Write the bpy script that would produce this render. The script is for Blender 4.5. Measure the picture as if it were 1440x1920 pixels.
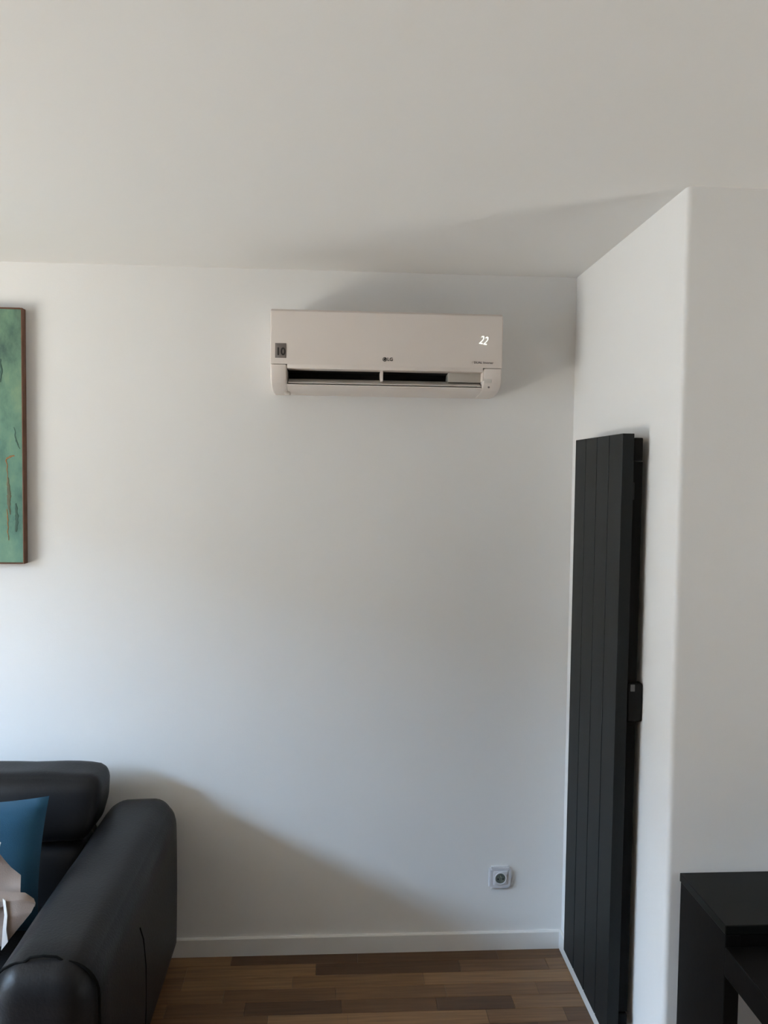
import bpy, bmesh, math, random
from mathutils import Vector, Matrix, noise

for o in list(bpy.data.objects):
    bpy.data.objects.remove(o)
S = bpy.context.scene
C = S.collection

# ------------------------------------------------------------------ camera
def camera():
    f, D, zc, yaw, pitch, roll = 1450., 2.8021, 1.7725, .0603, -.0469, .0127
    cy, sy, cp, sp = math.cos(yaw), math.sin(yaw), math.cos(pitch), math.sin(pitch)
    fw = Vector((sy * cp, cy * cp, sp)); r = Vector((cy, -sy, 0)); u = r.cross(fw)
    r2 = math.cos(roll) * r + math.sin(roll) * u
    u2 = -math.sin(roll) * r + math.cos(roll) * u
    cam = bpy.data.cameras.new('camera'); co = bpy.data.objects.new('camera', cam); C.objects.link(co)
    cam.sensor_fit = 'VERTICAL'; cam.sensor_height = 36; cam.lens = f / 1920 * 36
    m = Matrix((r2, u2, -fw)).transposed().to_4x4(); m.translation = (0, -D, zc)
    co.matrix_world = m; cam.clip_start = .05
    S.camera = co
camera()

# ------------------------------------------------------------------ world: open sky above, sunlit pale ground below the horizon
SKY = (.50, .70, 1.0); GROUND = (.90, .83, .735)
SKY_K, GROUND_K = 6.6, 2.15
W = bpy.data.worlds.new('daylight'); S.world = W; W.use_nodes = True
nt = W.node_tree; nt.nodes.clear()
tc = nt.nodes.new('ShaderNodeTexCoord'); sx = nt.nodes.new('ShaderNodeSeparateXYZ')
mr = nt.nodes.new('ShaderNodeMapRange'); mr.inputs[1].default_value = -.03; mr.inputs[2].default_value = .03
mx = nt.nodes.new('ShaderNodeMix'); mx.data_type = 'RGBA'
mx.inputs[6].default_value = tuple(c * GROUND_K for c in GROUND) + (1,)
mx.inputs[7].default_value = tuple(c * SKY_K for c in SKY) + (1,)
bg = nt.nodes.new('ShaderNodeBackground'); wo = nt.nodes.new('ShaderNodeOutputWorld')
nt.links.new(tc.outputs['Generated'], sx.inputs[0]); nt.links.new(sx.outputs[2], mr.inputs[0])
nt.links.new(mr.outputs[0], mx.inputs[0]); nt.links.new(mx.outputs[2], bg.inputs[0])
bg.inputs[1].default_value = 10.0
nt.links.new(bg.outputs[0], wo.inputs[0])

# windows of the room: (side, y0, y1, z0, z1); portals only guide sampling of the daylight
XL, XF, YB = -3.7, 3.6, -6.5
WIN = [('left', -2.9, -1.1, .05, 2.42), ('right', -2.9, -2.1, .1, 2.1)]
for side, y0, y1, z0, z1 in WIN:
    l = bpy.data.lights.new('window_portal', 'AREA'); l.shape = 'RECTANGLE'; l.size = z1 - z0; l.size_y = y1 - y0
    l.cycles.is_portal = True
    lo = bpy.data.objects.new('window_portal', l); C.objects.link(lo)
    lo.location = (XL - .02 if side == 'left' else XF + .02, (y0 + y1) / 2, (z0 + z1) / 2)
    lo.rotation_euler = (0, -math.pi / 2 if side == 'left' else math.pi / 2, 0)

S.view_settings.view_transform = 'Standard'; S.view_settings.look = 'None'
S.view_settings.gamma = 1; S.view_settings.use_curve_mapping = False
S.view_settings.exposure = 0.66
S.cycles.diffuse_bounces = 8; S.cycles.max_bounces = 12
H, XR, DR = 2.5, .8611, .8937

# ------------------------------------------------------------------ materials
M = {}
def mat(name, col, rough=.5, metal=0., bump=0., bscale=50., var=0., vscale=5., spec=.5, sheen=0., coat=0.):
    m = bpy.data.materials.new(name); m.use_nodes = True; n = m.node_tree; b = n.nodes['Principled BSDF']
    b.inputs['Base Color'].default_value = (*col, 1); b.inputs['Roughness'].default_value = rough
    b.inputs['Metallic'].default_value = metal; b.inputs['Specular IOR Level'].default_value = spec
    if sheen: b.inputs['Sheen Weight'].default_value = sheen
    if coat: b.inputs['Coat Weight'].default_value = coat
    t = n.nodes.new('ShaderNodeTexCoord')
    if var:
        nz = n.nodes.new('ShaderNodeTexNoise'); nz.inputs['Scale'].default_value = vscale; nz.inputs['Detail'].default_value = 4
        mx = n.nodes.new('ShaderNodeMix'); mx.data_type = 'RGBA'
        mx.inputs[6].default_value = tuple(c * (1 - var) for c in col) + (1,)
        mx.inputs[7].default_value = tuple(min(1, c * (1 + var)) for c in col) + (1,)
        n.links.new(t.outputs['Object'], nz.inputs['Vector']); n.links.new(nz.outputs[0], mx.inputs[0])
        n.links.new(mx.outputs[2], b.inputs['Base Color'])
    if bump:
        nb = n.nodes.new('ShaderNodeTexNoise'); nb.inputs['Scale'].default_value = bscale; nb.inputs['Detail'].default_value = 3
        bp = n.nodes.new('ShaderNodeBump'); bp.inputs['Strength'].default_value = bump; bp.inputs['Distance'].default_value = .01
        n.links.new(t.outputs['Object'], nb.inputs['Vector']); n.links.new(nb.outputs[0], bp.inputs['Height'])
        n.links.new(bp.outputs[0], b.inputs['Normal'])
    M[name] = m
    return m
mat('wall_paint', (.74, .735, .725), .85, bump=.04, bscale=180, var=.01, vscale=2, spec=.25)
mat('ceiling_paint', (.74, .735, .725), .9, bump=.03, bscale=160, spec=.2)
mat('wall_taupe', (.22, .19, .16), .85, spec=.25)
mat('garden_stone', (.15, .13, .115), .8, bump=.5, bscale=20, var=.4, vscale=12)  # surface of the added walls that block the sky outside
mat('trim_paint', (.72, .715, .70), .45)
mat('ac_plastic', (.72, .655, .61), .38, bump=.01, bscale=300)
mat('ac_louver', (.66, .62, .58), .4)
mat('ac_grey', (.44, .41, .37), .5)
mat('ac_dark', (.006, .006, .006), .7)
mat('sticker_grey', (.20, .175, .165), .5)
mat('print_black', (.02, .018, .018), .5)
mat('print_grey', (.15, .13, .13), .5)
mat('anthracite', (.0125, .0145, .0155), .5, bump=.03, bscale=400, spec=.2)
mat('anthracite_dark', (.004, .004, .004), .7, spec=.15)
mat('steel_grey', (.10, .10, .10), .5)
mat('leather', (.010, .010, .0112), .42, bump=.10, bscale=140, var=.12, vscale=6, spec=.2)
mat('leather_seam', (.003, .003, .003), .8, spec=.1)
mat('fabric_blue', (.008, .070, .135), .85, bump=.25, bscale=500, var=.15, vscale=14, sheen=.1)
mat('fabric_beige', (.235, .18, .15), .8, bump=.15, bscale=250, var=.10, vscale=9)
mat('fabric_white', (.75, .73, .72), .75)
mat('frame_wood', (.13, .055, .028), .55, var=.35, vscale=30)
mat('lacquer', (.0035, .003, .0028), .5, bump=.02, bscale=60, spec=.12)
mat('lacquer_top', (.005, .0055, .005), .35, spec=.15)
mat('socket_plastic', (.60, .60, .63), .35)
mat('socket_well', (.10, .12, .105), .5)
mat('metal_pin', (.6, .55, .45), .3, metal=1)
mat('plastic_black', (.005, .005, .005), .6, spec=.2)
mat('floor_base', (.05, .025, .012), .7)
m = mat('glass', (1, 1, 1), 0); n = m.node_tree; n.nodes.clear()
tr = n.nodes.new('ShaderNodeBsdfTransparent'); tr.inputs[0].default_value = (.96, .98, .97, 1)
gl = n.nodes.new('ShaderNodeBsdfGlossy'); gl.inputs['Roughness'].default_value = .02
ms = n.nodes.new('ShaderNodeMixShader'); ms.inputs[0].default_value = .05; om = n.nodes.new('ShaderNodeOutputMaterial')
n.links.new(tr.outputs[0], ms.inputs[1]); n.links.new(gl.outputs[0], ms.inputs[2]); n.links.new(ms.outputs[0], om.inputs[0])
m = mat('display_light', (.9, .95, .9), .5); b = m.node_tree.nodes['Principled BSDF']
b.inputs['Emission Color'].default_value = (.93, 1, .93, 1); b.inputs['Emission Strength'].default_value = .6

def oak(name, per_piece_attr=False):
    m = bpy.data.materials.new(name); m.use_nodes = True; n = m.node_tree; b = n.nodes['Principled BSDF']; L = n.links.new
    if per_piece_attr:
        src = n.nodes.new('ShaderNodeNewGeometry').outputs['Random Per Island']
    else:
        src = n.nodes.new('ShaderNodeObjectInfo').outputs['Random']
    cr = n.nodes.new('ShaderNodeValToRGB'); e = cr.color_ramp.elements
    e[0].position = 0; e[0].color = (.085, .042, .018, 1); e[1].position = 1; e[1].color = (.285, .165, .075, 1)
    for p, c in ((.35, (.150, .076, .032, 1)), (.7, (.200, .108, .046, 1))):
        k = cr.color_ramp.elements.new(p); k.color = c
    L(src, cr.inputs[0])
    tc = n.nodes.new('ShaderNodeTexCoord'); mp = n.nodes.new('ShaderNodeMapping'); mp.inputs['Scale'].default_value = (3, 55, 8)
    ge = n.nodes.new('ShaderNodeNewGeometry'); L(ge.outputs['Position'], mp.inputs[0])
    nz = n.nodes.new('ShaderNodeTexNoise'); nz.inputs['Scale'].default_value = 1.6; nz.inputs['Detail'].default_value = 6; L(mp.outputs[0], nz.inputs['Vector'])
    mx = n.nodes.new('ShaderNodeMix'); mx.data_type = 'RGBA'; mx.blend_type = 'MULTIPLY'; mx.inputs[0].default_value = .75
    c2 = n.nodes.new('ShaderNodeValToRGB'); c2.color_ramp.elements[0].position = .3; c2.color_ramp.elements[0].color = (.55, .5, .45, 1)
    c2.color_ramp.elements[1].position = .7; c2.color_ramp.elements[1].color = (1.15, 1.12, 1.08, 1)
    L(nz.outputs[0], c2.inputs[0]); L(cr.outputs[0], mx.inputs[6]); L(c2.outputs[0], mx.inputs[7]); L(mx.outputs[2], b.inputs['Base Color'])
    b.inputs['Roughness'].default_value = .45
    bp = n.nodes.new('ShaderNodeBump'); bp.inputs['Strength'].default_value = .08; L(nz.outputs[0], bp.inputs['Height']); L(bp.outputs[0], b.inputs['Normal'])
    M[name] = m
oak('oak'); oak('oak_field', True)

def paint_canvas():
    m = bpy.data.materials.new('painted_canvas'); m.use_nodes = True; n = m.node_tree; b = n.nodes['Principled BSDF']; L = n.links.new
    tc = n.nodes.new('ShaderNodeTexCoord'); mp = n.nodes.new('ShaderNodeMapping'); mp.inputs['Scale'].default_value = (1, 1, .55); L(tc.outputs['Object'], mp.inputs[0])
    a = n.nodes.new('ShaderNodeTexNoise'); a.inputs['Scale'].default_value = 11; a.inputs['Detail'].default_value = 8; a.inputs['Roughness'].default_value = .62; L(mp.outputs[0], a.inputs['Vector'])
    cr = n.nodes.new('ShaderNodeValToRGB'); E = cr.color_ramp.elements
    E[0].position = .30; E[0].color = (.045, .10, .075, 1); E[1].position = .74; E[1].color = (.27, .36, .20, 1)
    for p, c in ((.43, (.095, .19, .125, 1)), (.52, (.135, .245, .155, 1)), (.62, (.185, .285, .165, 1))):
        k = E.new(p); k.color = c
    L(a.outputs[0], cr.inputs[0])
    # pigment drifts from leaf green above to teal below the middle
    sp = n.nodes.new('ShaderNodeSeparateXYZ'); L(tc.outputs['Object'], sp.inputs[0])
    mr = n.nodes.new('ShaderNodeMapRange'); mr.inputs[1].default_value = .75; mr.inputs[2].default_value = .35; L(sp.outputs[2], mr.inputs[0])
    mx = n.nodes.new('ShaderNodeMix'); mx.data_type = 'RGBA'; mx.blend_type = 'MULTIPLY'
    mx.inputs[7].default_value = (.74, .95, 1.12, 1); L(mr.outputs[0], mx.inputs[0]); L(cr.outputs[0], mx.inputs[6])
    s = n.nodes.new('ShaderNodeTexNoise'); s.inputs['Scale'].default_value = 22; s.inputs['Detail'].default_value = 5
    mp2 = n.nodes.new('ShaderNodeMapping'); mp2.inputs['Scale'].default_value = (1, 1, .35); L(tc.outputs['Object'], mp2.inputs[0]); L(mp2.outputs[0], s.inputs['Vector'])
    r2 = n.nodes.new('ShaderNodeValToRGB'); r2.color_ramp.elements[0].position = .62; r2.color_ramp.elements[0].color = (0, 0, 0, 1)
    r2.color_ramp.elements[1].position = .72; r2.color_ramp.elements[1].color = (.6, .6, .6, 1); L(s.outputs[0], r2.inputs[0])
    m3 = n.nodes.new('ShaderNodeMix'); m3.data_type = 'RGBA'; m3.inputs[7].default_value = (.10, .16, .11, 1)
    L(r2.outputs[0], m3.inputs[0]); L(mx.outputs[2], m3.inputs[6]); L(m3.outputs[2], b.inputs['Base Color'])
    b.inputs['Roughness'].default_value = .55
    bp = n.nodes.new('ShaderNodeBump'); bp.inputs['Strength'].default_value = .25; bp.inputs['Distance'].default_value = .004
    L(a.outputs[0], bp.inputs['Height']); L(bp.outputs[0], b.inputs['Normal'])
    M['painted_canvas'] = m
paint_canvas()
mat('stroke_orange', (.30, .15, .055), .5, var=.3, vscale=60)
mat('stroke_brown', (.10, .105, .065), .6, var=.4, vscale=40)
mat('stroke_dark', (.04, .10, .075), .6)

# ------------------------------------------------------------------ helpers
def obj(name, bm, m, parent=None, smooth=True, label=None):
    if isinstance(bm, bpy.types.Mesh): me = bm
    else:
        bmesh.ops.recalc_face_normals(bm, faces=bm.faces)
        me = bpy.data.meshes.new(name); bm.to_mesh(me); bm.free()
        if smooth: me.shade_smooth() if False else me.set_sharp_from_angle(angle=math.radians(35))
        me.materials.append(M[m])
        if smooth:
            for p in me.polygons: p.use_smooth = True
    o = bpy.data.objects.new(name, me); C.objects.link(o)
    if parent is not None:
        o.parent = parent
        o.matrix_parent_inverse = parent_world(parent).inverted()
    if label: o['label'] = label
    return o
def parent_world(p):
    return Matrix.LocRotScale(p.location, p.rotation_euler, p.scale) if p.parent is None else Matrix.Identity(4)
def thing(name, label, cat, loc, group=None):
    o = bpy.data.objects.new(name, None); C.objects.link(o); o.location = loc; o.empty_display_size = .1
    o['label'] = label; o['category'] = cat
    if group: o['group'] = group
    return o
def structure(o): o['kind'] = 'structure'; return o
def box(x0, x1, y0, y1, z0, z1, bev=0., seg=2, bm=None):
    nb = bmesh.new()
    bmesh.ops.create_cube(nb, size=1, matrix=Matrix.Translation(((x0 + x1) / 2, (y0 + y1) / 2, (z0 + z1) / 2)) @ Matrix.Diagonal((abs(x1 - x0), abs(y1 - y0), abs(z1 - z0), 1)))
    if bev: bmesh.ops.bevel(nb, geom=nb.edges[:], offset=bev, segments=seg, affect='EDGES', profile=.5)
    if bm is None: return nb
    me = bpy.data.meshes.new('tmp'); nb.to_mesh(me); bm.from_mesh(me); nb.free(); bpy.data.meshes.remove(me)
    return bm
def prism_yz(prof, x0, x1, bev=0.):
    """profile of (y, z) points pushed along x"""
    bm = bmesh.new()
    a = [bm.verts.new((x0, y, z)) for y, z in prof]; b = [bm.verts.new((x1, y, z)) for y, z in prof]
    fa = bm.faces.new(a); fb = bm.faces.new(b[::-1])
    k = len(prof)
    for i in range(k): bm.faces.new((a[i], b[i], b[(i + 1) % k], a[(i + 1) % k]))
    if bev: bmesh.ops.bevel(bm, geom=list(fa.edges) + list(fb.edges), offset=bev, segments=3, affect='EDGES', profile=.5)
    return bm
def tube(pts, r, seg=8, bm=None):
    bm = bm or bmesh.new(); rings = []; pts = [Vector(p) for p in pts]
    for i, p in enumerate(pts):
        t = (pts[min(i + 1, len(pts) - 1)] - pts[max(i - 1, 0)]).normalized()
        a = t.orthogonal().normalized() if i == 0 else (rings[-1][1] - t * rings[-1][1].dot(t)).normalized()
        b = t.cross(a)
        rings.append(([bm.verts.new(p + r * (math.cos(2 * math.pi * k / seg) * a + math.sin(2 * math.pi * k / seg) * b)) for k in range(seg)], a))
    for (ra, _), (rb, _) in zip(rings, rings[1:]):
        for k in range(seg): bm.faces.new((ra[k], ra[(k + 1) % seg], rb[(k + 1) % seg], rb[k]))
    bm.faces.new(rings[0][0][::-1]); bm.faces.new(rings[-1][0])
    return bm
def lathe(prof, seg=24):
    """(r, h) profile turned about the y axis (h along -y)"""
    bm = bmesh.new(); rows = []
    for r, h in prof:
        rows.append([bm.verts.new((r * math.cos(2 * math.pi * k / seg), -h, r * math.sin(2 * math.pi * k / seg))) for k in range(seg)])
    for a, b in zip(rows, rows[1:]):
        for k in range(seg): bm.faces.new((a[k], a[(k + 1) % seg], b[(k + 1) % seg], b[k]))
    bm.faces.new(rows[0]); bm.faces.new(rows[-1][::-1])
    return bm
def move(bm, v): bmesh.ops.translate(bm, verts=bm.verts, vec=Vector(v)); return bm
def soft_box(cx, cy, cz, hx, hy, hz, r, n=14, fn=None):
    """upholstered block: a cube grid rounded with radius r; fn(u,v,w,p) may shift a point"""
    bm = bmesh.new(); bmesh.ops.create_cube(bm, size=2)
    bmesh.ops.subdivide_edges(bm, edges=bm.edges[:], cuts=n, use_grid_fill=True)
    h = Vector((hx, hy, hz))
    for v in bm.verts:
        w = []
        for k in range(3):                       # crowd the grid lines towards the edges
            t = v.co[k]; w.append(math.copysign(1 - (1 - abs(t)) ** 1.6, t))
        p = Vector((w[0] * hx, w[1] * hy, w[2] * hz))
        q = Vector([max(-(h[k] - r), min(h[k] - r, p[k])) for k in range(3)])
        d = p - q
        if d.length > 1e-9: p = q + d.normalized() * r
        if fn: p = p + Vector(fn(w[0], w[1], w[2], p))
        v.co = p + Vector((cx, cy, cz))
    return bm
def text_mesh(body, size, m, loc, parent, name, shear=0., rot=0., depth=.0006, xs=1., label=None, bold=0.):
    cu = bpy.data.curves.new('txt', 'FONT'); cu.body = body; cu.size = size; cu.extrude = depth; cu.align_x = 'CENTER'; cu.align_y = 'CENTER'; cu.shear = shear; cu.offset = bold
    to = bpy.data.objects.new('txt', cu); C.objects.link(to)
    me = bpy.data.meshes.new_from_object(to.evaluated_get(bpy.context.evaluated_depsgraph_get()))
    bpy.data.objects.remove(to); me.name = name; me.materials.clear(); me.materials.append(M[m])
    me.transform(Matrix.Translation(loc) @ Matrix.Rotation(math.pi / 2, 4, 'X') @ Matrix.Rotation(rot, 4, 'Z') @ Matrix.Diagonal((xs, 1, 1, 1)))
    return obj(name, me, m, parent, label=label)

# ------------------------------------------------------------------ room shell
T = .15
structure(obj('wall_back', box(XL - T, XR + T, 0, T, 0, H), 'wall_paint'))
bm = bmesh.new()                                             # the block right of the recess: its corner edge is slightly rounded
vs = [bm.verts.new(p) for p in ((XR, 0, 0), (XR, -DR, 0), (XF, -DR, 0), (XF, 0, 0))]
f0 = bm.faces.new(vs); ex = bmesh.ops.extrude_face_region(bm, geom=[f0])
bmesh.ops.translate(bm, verts=[g for g in ex['geom'] if isinstance(g, bmesh.types.BMVert)], vec=(0, 0, H))
ed = [e for e in bm.edges if all(abs(v.co.x - XR) < 1e-5 and abs(v.co.y + DR) < 1e-5 for v in e.verts)]
bmesh.ops.bevel(bm, geom=ed, offset=.014, segments=5, affect='EDGES', profile=.5)
structure(obj('wall_right', bm, 'wall_paint'))
structure(obj('wall_rear', box(XL - T, XF + T, YB - T, YB, 0, H), 'wall_taupe'))
for side, y0, y1, z0, z1 in WIN:
    xa, xb = (XL - T, XL) if side == 'left' else (XF, XF + T)
    ye = 0 if side == 'left' else -DR
    bm = box(xa, xb, YB, y0, 0, H); box(xa, xb, y1, ye, 0, H, bm=bm); box(xa, xb, y0, y1, z1, H, bm=bm); box(xa, xb, y0, y1, 0, z0, bm=bm)
    structure(obj('wall_' + ('left' if side == 'left' else 'far_right'), bm, 'wall_paint' if side == 'left' else 'wall_taupe', smooth=False))
    xm = (xa + xb) / 2
    wn = structure(bpy.data.objects.new('window_1' if side == 'left' else 'window_2', None)); C.objects.link(wn); wn.location = (xm, (y0 + y1) / 2, z0)
    bm = bmesh.new(); ym = (y0 + y1) / 2
    for a in ((y0, y0 + .05, z0, z1), (y1 - .05, y1, z0, z1), (y0, y1, z0, z0 + .06), (y0, y1, z1 - .05, z1), (ym - .045, ym + .045, z0, z1)):
        box(xm - .03, xm + .03, *a, bm=bm)
    obj('window_frame', bm, 'trim_paint', wn, smooth=False)
    for a, b_ in ((y0 + .05, ym - .045), (ym + .045, y1 - .05)):
        obj('pane', box(xm - .003, xm + .003, a, b_, z0 + .06, z1 - .05), 'glass', wn, smooth=False)
structure(obj('ceiling', box(XL - T, XF + T, YB - T, T, H, H + .12), 'ceiling_paint', smooth=False))

# unseen walls added outside the windows to block the low sky and shape daylight
structure(obj('wall_garden_left', box(XL - 4.2, XL - 3.9, -14, 8, -.5, 3.4), 'garden_stone', smooth=False))
structure(obj('wall_garden_right', box(XF + 3.6, XF + 3.9, -14, 8, -.5, 3.6), 'garden_stone', smooth=False))

# oak strip floor: strips run along the back wall
PT = .010
fl = structure(obj('floor', box(XL - T, XF + T, YB - T, T, -.12, -PT), 'floor_base', smooth=False))
random.seed(11)
SW = .066; strips = []
y = 0.; row = 0
while y > YB:
    ya = max(y - SW, YB); x = XL - random.choice((0, .11, .23, .31))
    xe = XR if y > -DR else XF
    while x < xe:
        L_ = random.choice((.26, .32, .38, .46, .52))
        x0, x1 = max(x, XL), min(x + L_, xe)
        if x1 - x0 > .04: strips.append((x0, x1, ya, y))
        elif strips and x1 - x0 > .002 and strips[-1][3] == y: strips[-1] = (strips[-1][0], x1, ya, y)
        x += L_
    y -= SW; row += 1
def strip_mesh(w, d):
    bm = box(-w / 2 + .0004, w / 2 - .0004, -d / 2 + .0004, d / 2 - .0004, -PT + .0003, 0)
    bmesh.ops.bevel(bm, geom=[e for e in bm.edges if all(v.co.z > -.0001 for v in e.verts)], offset=.0008, segments=1, affect='EDGES')
    return bm
strips.sort(key=lambda s: math.hypot(max(0, abs((s[0] + s[1]) / 2 - .15) - .5), (s[2] + s[3]) / 2 + .15))
cache = {}; rest = bmesh.new()
for i, (x0, x1, ya, yb) in enumerate(strips):
    if i < 280:
        key = (round(x1 - x0, 4), round(yb - ya, 4))
        if key not in cache:
            bm = strip_mesh(*key); me = bpy.data.meshes.new('plank'); bm.to_mesh(me); bm.free(); me.materials.append(M['oak']); cache[key] = me
        p = bpy.data.objects.new('plank', cache[key]); C.objects.link(p); p.parent = fl
        p.location = ((x0 + x1) / 2, (ya + yb) / 2, 0)
    else:
        box(x0 + .0004, x1 - .0004, ya + .0004, yb - .0004, -PT + .0003, 0, bm=rest)
o = obj('plank_field', rest, 'oak_field', fl, smooth=False); o['kind'] = 'stuff'

BH, BT = .068, .012
def baseboard(name, bm): structure(obj(name, bm, 'trim_paint'))
baseboard('baseboard_back', prism_yz([(0, 0), (0, BH), (-BT + .003, BH), (-BT, BH - .004), (-BT, 0)], XL, XR - BT))
bm = box(XR - BT, XR, -DR, 0, 0, BH, .002); baseboard('baseboard_right', bm)
baseboard('baseboard_front', box(XR - BT, XF, -DR - BT, -DR, 0, BH, .002))

# ------------------------------------------------------------------ air conditioner
AX0, AX1 = -.228, .553
ac = thing('air_conditioner', 'white wall-mounted split air conditioner with open black air slot, hung under the ceiling', 'air conditioner', ((AX0 + AX1) / 2, 0, 2.056))
obj('chassis', prism_yz([(0, 2.075), (0, 2.312), (-.12, 2.312), (-.12, 2.145), (-.06, 2.145), (-.06, 2.075)], AX0 + .012, AX1 - .012), 'ac_plastic', ac)
bm = prism_yz([(-.015, 2.318), (-.165, 2.3255), (-.180, 2.3225), (-.188, 2.315), (-.190, 2.302), (-.190, 2.1405), (-.120, 2.1405), (-.120, 2.300), (-.015, 2.300)], AX0, AX1, .004)
box(AX0 + .056, AX1 - .065, -.1895, -.125, 2.1265, 2.145, .002, bm=bm)
obj('front_panel', bm, 'ac_plastic', ac)
cheek = [(0, 2.1385), (-.1885, 2.1385), (-.189, 2.115), (-.184, 2.092), (-.168, 2.074), (-.13, 2.063), (-.06, 2.057), (0, 2.056)]
obj('end_cap', prism_yz(cheek, AX0 + .001, AX0 + .0545, .005), 'ac_plastic', ac)
obj('end_cap', prism_yz(cheek, AX1 - .0635, AX1 - .001, .005), 'ac_plastic', ac)
obj('bottom_lip', prism_yz([(0, 2.0565), (0, 2.08), (-.09, 2.088), (-.150, 2.080), (-.1655, 2.0765), (-.166, 2.0735), (-.13, 2.0635), (-.06, 2.0575)], AX0 + .054, AX1 - .063), 'ac_plastic', ac)
obj('air_duct', prism_yz([(-.062, 2.08), (-.062, 2.15), (-.175, 2.145), (-.170, 2.128), (-.09, 2.124), (-.07, 2.088)], AX0 + .055, AX1 - .064), 'ac_dark', ac)
obj('louver', prism_yz([(-.1635, 2.0805), (-.1635, 2.083), (-.122, 2.1005), (-.116, 2.1005), (-.14, 2.084)], AX0 + .058, AX1 - .068), 'ac_louver', ac)
for x, w in ((.1455, .0045),):
    obj('slot_divider', prism_yz([(-.172, 2.128), (-.168, 2.092), (-.10, 2.092), (-.10, 2.128)], x - w, x + w, .001), 'ac_plastic', ac)
bm = prism_yz([(-.158, 2.128), (-.150, 2.096), (-.08, 2.096), (-.08, 2.128)], .375, AX1 - .064, .002)
obj('slot_cover', bm, 'ac_grey', ac)
obj('louver_pivot', box(.486, .4925, -.187, -.14, 2.098, 2.131, .002), 'ac_plastic', ac)
obj('louver_arm', prism_yz([(-.1795, 2.096), (-.189, 2.104), (-.184, 2.091)], .492, .518, .001), 'ac_louver', ac)
bm = lathe([(.0001, 0), (.0035, 0), (.0035, .001), (.0001, .001)], 12); move(bm, (.511, -.1732, 2.0785)); obj('sensor_dot', bm, 'print_grey', ac)
obj('drain_clip', box(-.188, -.168, -.088, -.058, 2.0495, 2.060, .003), 'ac_louver', ac)
st = obj('sticker', box(-.212, -.1755, -.1915, -.1895, 2.160, 2.2085, .0004), 'sticker_grey', ac, label='grey square sticker printed with a dark 10')
text_mesh('10', .034, 'print_black', (-.1935, -.1917, 2.180), st, 'sticker_number', xs=.95, bold=.0011)
bm = bmesh.new()
for k, w in enumerate((.026, .022)): box(-.194 - w / 2, -.194 + w / 2, -.1919, -.1912, 2.2035 - k * .005, 2.2052 - k * .005, bm=bm)
obj('sticker_print', bm, 'print_grey', st)
lg = obj('logo_emblem', move(lathe([(.0001, 0), (.0072, 0), (.0072, .0012), (.0001, .0012)], 24), (.1535, -.1897, 2.1625)), 'print_black', ac)
bm = tube([(.1535 + .0045 * math.cos(a), -.1911, 2.1625 + .0045 * math.sin(a)) for a in [math.radians(90 + 27 * k) for k in range(11)]], .0005, 6)
obj('logo_face', bm, 'ac_plastic', lg)
text_mesh('LG', .0155, 'print_black', (.1715, -.1904, 2.1625), ac, 'logo_letters', bold=.0003)
text_mesh('DUAL Inverter', .0108, 'print_grey', (.489, -.1904, 2.158), ac, 'model_lettering')
text_mesh('22', .040, 'display_light', (.4865, -.1902, 2.2320), ac, 'display_digits', shear=.25, rot=-.18, xs=.72, label='small lit white digits on the front panel')

# ------------------------------------------------------------------ vertical radiator on the short right wall
RX0, RX1, RYN, RYF, RZ0, RZ1 = .781, .814, -.712, -.292, .174, 1.897
rad = thing('vertical_radiator', 'tall anthracite flat-panel radiator on the short wall beside the corner', 'radiator', (XR, (RYN + RYF) / 2, RZ0))
w = (RYF - RYN) / 4
for k in range(4):
    obj('panel', box(RX0, RX1, RYN + k * w + .0026 * (k > 0), RYN + (k + 1) * w - .0026 * (k < 3), RZ0, RZ1, .0009, 1), 'anthracite', rad, smooth=False)
obj('backing_sheet', box(RX0 + .016, RX1 - .002, RYN + .004, RYF - .004, RZ0 + .003, RZ1 - .003), 'anthracite_dark', rad, smooth=False)
obj('collector', box(RX1 + .001, RX1 + .027, RYN + .004, RYF, RZ1 - .075, RZ1 - .011, .003), 'anthracite_dark', rad, smooth=False)
obj('collector', box(RX1 + .001, RX1 + .027, RYN + .004, RYF, RZ0 + .012, RZ0 + .07, .003), 'anthracite_dark', rad, smooth=False)
n_f = 8
for k in range(n_f):
    ya = RYN + .012 + k * (RYF - RYN - .05) / (n_f - 1)
    obj('convector_fin', box(RX1 + .001, RX1 + .030, ya, ya + .030, RZ0 + .072, RZ1 - .077), 'anthracite_dark', rad, smooth=False)
for zc in (1.145, .33):
    yb = RYN + (.004 if zc > 1 else .06); bm = box(RX1 + .0025, XR - .0005, yb, yb + .030, zc - .055, zc + .055, .006, 3)
    br = obj('bracket', bm, 'plastic_black', rad)
    if zc > 1: obj('bracket_cap', box(RX1 + .010, RX1 + .022, RYN + .0015, RYN + .006, zc + .033, zc + .052, .001), 'steel_grey', br)
br = obj('bracket', box(RX1 + .002, XR - .0005, RYF - .05, RYF - .02, 1.09, 1.20, .006), 'plastic_black', rad)
obj('side_clip', box(RX1 - .001, RX1 + .004, RYN - .001, RYN + .02, 1.715, 1.762, .001), 'anthracite', rad, smooth=False)

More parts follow.
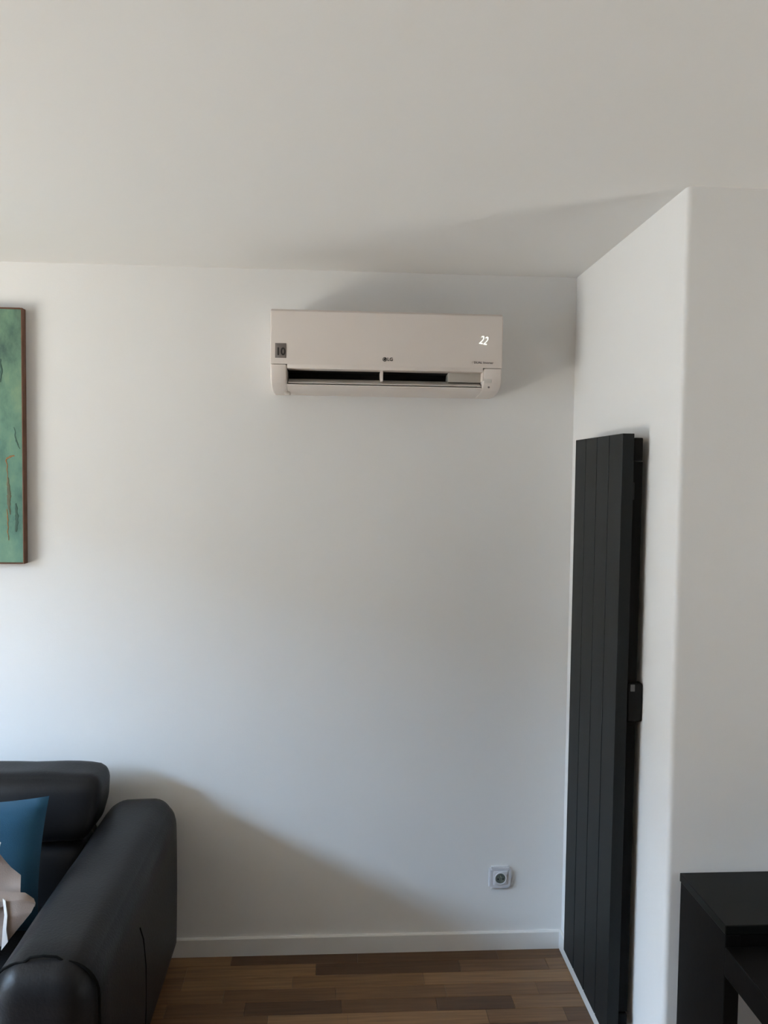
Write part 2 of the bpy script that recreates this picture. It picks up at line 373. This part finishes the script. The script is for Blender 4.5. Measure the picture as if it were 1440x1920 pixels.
# ------------------------------------------------------------------ power socket
sx_, sz_ = .6215, .276
so = thing('power_socket', 'square white power socket low on the wall left of the radiator', 'socket', (sx_, 0, sz_ - .042))
hw = .0415
bm = box(sx_ - hw, sx_ + hw, -.011, 0, sz_ - hw, sz_ + hw)
bmesh.ops.bevel(bm, geom=[e for e in bm.edges if abs(e.verts[0].co.y - e.verts[1].co.y) > .005], offset=.008, segments=4, affect='EDGES')
bmesh.ops.bevel(bm, geom=[e for e in bm.edges if all(v.co.y < -.0105 for v in e.verts)], offset=.003, segments=2, affect='EDGES')
obj('cover_plate', bm, 'socket_plastic', so)
ins = obj('insert', box(sx_ - .026, sx_ + .026, -.0145, -.010, sz_ - .026, sz_ + .026, .002), 'socket_plastic', so)
ring = bmesh.new()
rows = []
for r, h in ((.0235, .0146), (.0225, .0165), (.0205, .0165), (.0190, .0150), (.0185, .0148)):
    rows.append([ring.verts.new((sx_ + r * math.cos(2 * math.pi * k / 32), -h, sz_ + r * math.sin(2 * math.pi * k / 32))) for k in range(32)])
for a, b_ in zip(rows, rows[1:]):
    for k in range(32): ring.faces.new((a[k], a[(k + 1) % 32], b_[(k + 1) % 32], b_[k]))
obj('socket_rim', ring, 'socket_plastic', so)
wl = obj('socket_well', move(lathe([(.0001, 0), (.0186, 0), (.0186, .0007), (.0001, .0007)], 32), (sx_, -.0144, sz_)), 'socket_well', so)
for dx in (-.0095, .0095):
    obj('contact_hole', move(lathe([(.0001, 0), (.0028, 0), (.0028, .0006), (.0001, .0006)], 12), (sx_ + dx, -.0149, sz_ - .002)), 'plastic_black', wl)
obj('earth_pin', move(lathe([(.0001, 0), (.0024, 0), (.0024, .008), (.0014, .0095), (.0001, .0098)], 12), (sx_, -.015, sz_ + .0095)), 'metal_pin', wl)

# ------------------------------------------------------------------ picture
PX0, PX1, PZ0, PZ1 = -1.80, -1.093, 1.447, 2.336
pic = thing('framed_painting', 'green and turquoise abstract painting in a thin brown wooden frame, left of the air conditioner', 'painting', ((PX0 + PX1) / 2, 0, PZ0))
cv = obj('canvas', box(PX0 + .004, PX1 - .004, -.030, -.004, PZ0 + .004, PZ1 - .004), 'painted_canvas', pic, smooth=False)
cv.data.transform(Matrix.Translation((-(PX0 + PX1) / 2, 0, -PZ0))); cv.matrix_parent_inverse = Matrix.Identity(4)
def rail(x0, x1, z0, z1): obj('frame_rail', box(x0, x1, -.034, -.001, z0, z1, .0022), 'frame_wood', pic)
rail(PX1 - .005, PX1, PZ0, PZ1); rail(PX0, PX0 + .005, PZ0, PZ1)
rail(PX0 + .005, PX1 - .005, PZ1 - .0055, PZ1); rail(PX0 + .005, PX1 - .005, PZ0, PZ0 + .0055)
def stroke(pts, ws, m):
    """a thick brush stroke lying on the canvas"""
    bm = bmesh.new(); L_ = []; R_ = []; P, Wd = [], []
    for i in range(len(pts) - 1):
        for q in range(8):
            t = q / 8; P.append((pts[i][0] * (1 - t) + pts[i + 1][0] * t, pts[i][1] * (1 - t) + pts[i + 1][1] * t)); Wd.append(ws[i] * (1 - t) + ws[i + 1] * t)
    P.append(pts[-1]); Wd.append(ws[-1])
    ws = [w_ * (.75 + .9 * abs(noise.noise(Vector((p_[0] * 90, 0, p_[1] * 160))))) for p_, w_ in zip(P, Wd)]
    pts = [(p_[0] + .0035 * noise.noise(Vector((p_[0] * 40, 3, p_[1] * 60))), p_[1]) for p_ in P]
    for i, (x, z) in enumerate(pts):
        a, b_ = pts[max(i - 1, 0)], pts[min(i + 1, len(pts) - 1)]
        d = Vector((b_[0] - a[0], b_[1] - a[1])).normalized(); nx, nz = -d.y, d.x; h = ws[i] / 2
        L_.append((bm.verts.new((x + nx * h, -.0300, z + nz * h)), bm.verts.new((x + nx * h * .7, -.0312, z + nz * h * .7))))
        R_.append((bm.verts.new((x - nx * h, -.0300, z - nz * h)), bm.verts.new((x - nx * h * .7, -.0312, z - nz * h * .7))))
    for i in range(len(pts) - 1):
        bm.faces.new((L_[i][1], L_[i + 1][1], R_[i + 1][1], R_[i][1]))
        bm.faces.new((L_[i][0], L_[i + 1][0], L_[i + 1][1], L_[i][1])); bm.faces.new((R_[i][0], R_[i][1], R_[i + 1][1], R_[i + 1][0]))
    obj('brush_stroke', bm, m, pic, smooth=False)
stroke([(-1.154, 1.806), (-1.150, 1.816), (-1.135, 1.824), (-1.122, 1.826)], [.003, .006, .006, .004], 'stroke_orange')
stroke([(-1.152, 1.812), (-1.149, 1.77), (-1.150, 1.72)], [.004, .003, .002], 'stroke_orange')
stroke([(-1.148, 1.75), (-1.144, 1.70), (-1.146, 1.66), (-1.142, 1.62)], [.006, .016, .013, .004], 'stroke_brown')
stroke([(-1.152, 1.64), (-1.149, 1.60), (-1.150, 1.56), (-1.146, 1.53)], [.002, .004, .003, .002], 'stroke_orange')
stroke([(-1.122, 1.66), (-1.118, 1.61), (-1.122, 1.56)], [.006, .013, .006], 'stroke_dark')
stroke([(-1.124, 1.925), (-1.121, 1.89), (-1.113, 1.865), (-1.104, 1.85)], [.002, .005, .005, .002], 'stroke_dark')
stroke([(-1.170, 2.16), (-1.166, 2.12), (-1.170, 2.08)], [.004, .010, .004], 'stroke_dark')
stroke([(-1.40, 2.2), (-1.36, 2.0), (-1.38, 1.8), (-1.33, 1.65)], [.01, .03, .03, .01], 'stroke_brown')

# ------------------------------------------------------------------ sofa
sofa = thing('leather_sofa', 'dark grey leather sofa with padded arm and headrest, against the back wall', 'sofa', (-1.50, -.52, 0))
SX1, SX0 = -.548, -2.46
def wr(p, a=.004, s=6.): return a * noise.noise(Vector(p) * s)
def arm_fn(u, v, w, p):
    up = max(0, w)
    return (.012 * (1 - v * v) * (1 if u > 0 else -.6) * (1 - w * w), 0, .012 * (1 - u * u) * up + .004 * max(0, v) * up + wr(p + Vector((3, 1, 0)), .006) + .0035 * up * max(0, -v) ** 4 * noise.noise(Vector((p.x * 55, p.y * 8, 0))))
AW = .126
for xa, nm in ((SX1 - AW, 'arm'), (SX0 + AW, 'arm')):
    a = obj(nm, soft_box(xa, -.555, .343, AW, .500, .283, .080, 18, arm_fn), 'leather', sofa)
    s = 1 if xa > -1.6 else -1
    # piped seam arching over the front end, and the seam down the outer side
    YS = -1.005
    arch = [(xa - s * (AW + .002), YS, .18), (xa - s * (AW + .002), YS, .40)]
    for k in range(9):
        an = math.pi * (1 - k / 16.)
        arch.append((xa + s * (-(AW - .08) + .081 * math.cos(an)), YS, .545 + .084 * math.sin(an)))
    arch += [(xa - s * .03, YS, .640), (xa, YS, .643), (xa + s * .03, YS, .640)]
    for k in range(9):
        an = math.pi * (.5 - k / 16.)
        arch.append((xa + s * ((AW - .08) + .081 * math.cos(an)), YS, .545 + .084 * math.sin(an)))
    arch += [(xa + s * (AW + .002), YS, .40), (xa + s * (AW + .002), YS, .18)]
    obj('seam', tube(arch, .0035, 6), 'leather_seam', a)
    obj('seam', tube([(xa + s * (AW + .0085), -.66, .50), (xa + s * (AW + .0105), -.63, .45), (xa + s * (AW + .0120), -.61, .36), (xa + s * (AW + .0095), -.60, .22), (xa + s * (AW + .004), -.60, .10)], .0022, 6), 'leather_seam', a)
IX0, IX1 = SX0 + 2 * AW, SX1 - 2 * AW
obj('base', box(IX0 - .02, IX1 + .02, -.96, -.07, .09, .30, .02, 3), 'leather', sofa)
obj('back_frame', soft_box((IX0 + IX1) / 2, -.12, .33, (IX1 - IX0) / 2 - .03, .065, .23, .04, 12), 'leather', sofa)
ws = (IX1 - IX0) / 2
for k in range(2):
    cx = IX0 + ws * (k + .5)
    obj('seat_cushion', soft_box(cx, -.66, .313, ws / 2 - .004, .345, .085, .05, 14, lambda u, v, w, p: (0, 0, .02 * (1 - u * u) * (1 - v * v) * max(0, w) + wr(p, .004))), 'leather', sofa)
    obj('back_cushion', soft_box(cx, -.245, .455, ws / 2 - .012, .085, .115, .05, 14, lambda u, v, w, p: (0, -.015 * (1 - u * u) * (1 - w * w) * max(0, -v) + .04 * w, wr(p, .004))), 'leather', sofa)
    def head_fn(u, v, w, p):
        return (-.02 * max(0, -w) * (u ** 3), -.018 * (1 - u * u) * (1 - w * w) * max(0, -v) + .02 * w - .015 * max(0, -w), .010 * (1 - u * u) * max(0, w) + wr(p + Vector((k, 5, 2)), .006, 8))
    hr = obj('headrest', soft_box(cx + (.034 if k else -.034), -.195, .672, ws / 2 - .006, .088, .098, .045, 16, head_fn), 'leather', sofa)
for x in (SX0 + .1, SX1 - .1):
    for y in (-.93, -.13):
        obj('foot', box(x - .03, x + .03, y - .03, y + .03, 0, .07, .004), 'plastic_black', sofa)

# ------------------------------------------------------------------ blue cushion on the sofa
CH = .188
def cushion():
    bm = bmesh.new(); n = 22; h = CH
    for sgn in (1, -1):
        g = {}
        for i in range(n + 1):
            for j in range(n + 1):
                u, v = -1 + 2 * i / n, -1 + 2 * j / n
                pin = 1 - .055 * (1 - u * u) * 0
                sxx = 1 - .07 * (1 - v * v) if True else 1
                x = h * u * (1 - .06 * (1 - v * v)); z = h * v * (1 - .06 * (1 - u * u))
                t = .055 * ((1 - u ** 4) * (1 - v ** 4)) ** .55
                t += .006 * noise.noise(Vector((u * 2, v * 2, sgn * 3))) * (1 - u * u) * (1 - v * v)
                g[i, j] = bm.verts.new((x, sgn * t, z))
        for i in range(n):
            for j in range(n): bm.faces.new((g[i, j], g[i + 1, j], g[i + 1, j + 1], g[i, j + 1]))
    bmesh.ops.remove_doubles(bm, verts=bm.verts, dist=.0005)
    return bm
cu = thing('throw_cushion', 'plain teal blue square cushion leaning in the sofa corner', 'cushion', (-1.06, -.50, .43))
bm = cushion()
R = Matrix.Rotation(math.radians(14), 4, 'Z') @ Matrix.Rotation(math.radians(-20), 4, 'X') @ Matrix.Rotation(math.radians(3), 4, 'Y')
off = Vector((-.885, -.385, .765)) - (R @ Vector((CH, 0, CH)))
bmesh.ops.transform(bm, matrix=Matrix.Translation(off) @ R, verts=bm.verts)
obj('cushion_cover', bm, 'fabric_blue', cu)

# ------------------------------------------------------------------ crumpled beige cloth on the seat
cl = thing('crumpled_cloth', 'crumpled beige cloth with pale edges lying on the sofa seat by the arm', 'cloth', (-1.0, -.72, .445))
def sheet(name, rows, m, th=.004, amp=.006, cuts=3, parent=cl, seed=0):
    bm = bmesh.new()
    V = [[bm.verts.new(p) for p in r] for r in rows]
    for a, b_ in zip(V, V[1:]):
        for k in range(len(a) - 1): bm.faces.new((a[k], a[k + 1], b_[k + 1], b_[k]))
    bmesh.ops.subdivide_edges(bm, edges=bm.edges[:], cuts=cuts, use_grid_fill=True)
    for v in bm.verts:
        v.co += Vector((noise.noise(v.co * 17 + Vector((seed, 0, 0))), noise.noise(v.co * 17 + Vector((0, seed, 9))), noise.noise(v.co * 17 + Vector((5, 0, seed))))) * amp
    bmesh.ops.recalc_face_normals(bm, faces=bm.faces)
    bmesh.ops.solidify(bm, geom=bm.faces[:], thickness=th)
    return obj(name, bm, m, parent)
# upper fold: a rumpled heap, its right end falling steeply
sheet('upper_fold', [
    [(-1.32, -.615, .425), (-1.20, -.62, .52), (-1.05, -.625, .60), (-.95, -.63, .64), (-.90, -.635, .63), (-.875, -.64, .60), (-.868, -.645, .57)],
    [(-1.32, -.65, .47), (-1.20, -.655, .61), (-1.05, -.66, .69), (-.920, -.66, .718), (-.888, -.662, .682), (-.859, -.665, .660), (-.858, -.668, .59)],
    [(-1.32, -.69, .46), (-1.20, -.69, .57), (-1.05, -.685, .62), (-.930, -.685, .625), (-.890, -.684, .632), (-.852, -.682, .642), (-.853, -.684, .58)],
    [(-1.32, -.74, .42), (-1.20, -.74, .47), (-1.05, -.72, .52), (-.94, -.700, .570), (-.885, -.694, .575), (-.852, -.690, .590), (-.852, -.690, .57)]], 'fabric_beige', amp=.004, seed=1)
# lower fold: a flap that comes forward towards the arm; its pale hem hangs down
sheet('lower_fold', [
    [(-1.00, -.690, .620), (-.930, -.690, .628), (-.885, -.690, .628), (-.842, -.688, .622), (-.818, -.690, .606)],
    [(-1.00, -.715, .612), (-.930, -.715, .618), (-.884, -.712, .612), (-.842, -.708, .614), (-.807, -.704, .600)],
    [(-1.00, -.725, .590), (-.935, -.725, .596), (-.886, -.714, .600), (-.842, -.712, .598), (-.808, -.706, .592)]], 'fabric_beige', amp=.003, seed=4)
sheet('hanging_flap', [
    [(-.878, -.712, .612), (-.850, -.712, .612), (-.808, -.706, .600)],
    [(-.876, -.722, .582), (-.850, -.722, .582), (-.814, -.716, .584)],
    [(-.878, -.724, .545), (-.858, -.722, .548), (-.834, -.718, .556)],
    [(-.882, -.724, .505), (-.872, -.722, .512), (-.860, -.720, .525)]], 'fabric_beige', amp=.002, seed=5)
sheet('inner_fold', [
    [(-1.02, -.712, .605), (-.95, -.706, .606), (-.885, -.704, .606)],
    [(-1.02, -.722, .545), (-.95, -.708, .548), (-.882, -.710, .548)],
    [(-1.02, -.735, .470), (-.95, -.720, .475), (-.884, -.714, .490)]], 'fabric_beige', amp=.006, seed=7)
sheet('pale_edge', [
    [(-.889, -.714, .622), (-.880, -.727, .584), (-.883, -.731, .545), (-.887, -.732, .490)],
    [(-.882, -.716, .618), (-.872, -.728, .582), (-.874, -.731, .545), (-.870, -.730, .512)]], 'fabric_white', amp=.001, cuts=2, seed=6)
sheet('pale_lining', [[(-1.02, -.655, .765), (-.917, -.660, .750)], [(-1.02, -.685, .735), (-.922, -.688, .715)]], 'fabric_white', amp=.005, seed=8)

# ------------------------------------------------------------------ black console at the right edge
con = thing('console_table', 'black console table with a stepped top standing at the right edge of the room', 'table', (1.45, -1.05, 0))
CX0, CX1 = .893, 2.05
obj('upper_top', box(CX0, CX1, -1.135, -.898, .735, .757, .002), 'lacquer_top', con, smooth=False)
obj('side_panel', box(CX0 + .002, CX0 + .038, -1.133, -.900, 0, .734, .002), 'lacquer', con, smooth=False)
obj('side_panel', box(CX1 - .038, CX1 - .002, -1.133, -.900, 0, .734, .002), 'lacquer', con, smooth=False)
obj('lower_top', box(CX0, CX1, -1.50, -1.134, .640, .707, .003), 'lacquer', con, smooth=False)
obj('riser', box(CX0 + .038, CX1 - .038, -1.130, -1.112, .60, .7345, .001), 'lacquer', con, smooth=False)
obj('rear_rail', box(CX0 + .038, CX1 - .038, -.925, -.902, .60, .734, .001), 'lacquer', con, smooth=False)
for x in (CX0 + .005, CX1 - .045):
    obj('leg', box(x, x + .04, -1.49, -1.45, 0, .640, .002), 'lacquer', con, smooth=False)
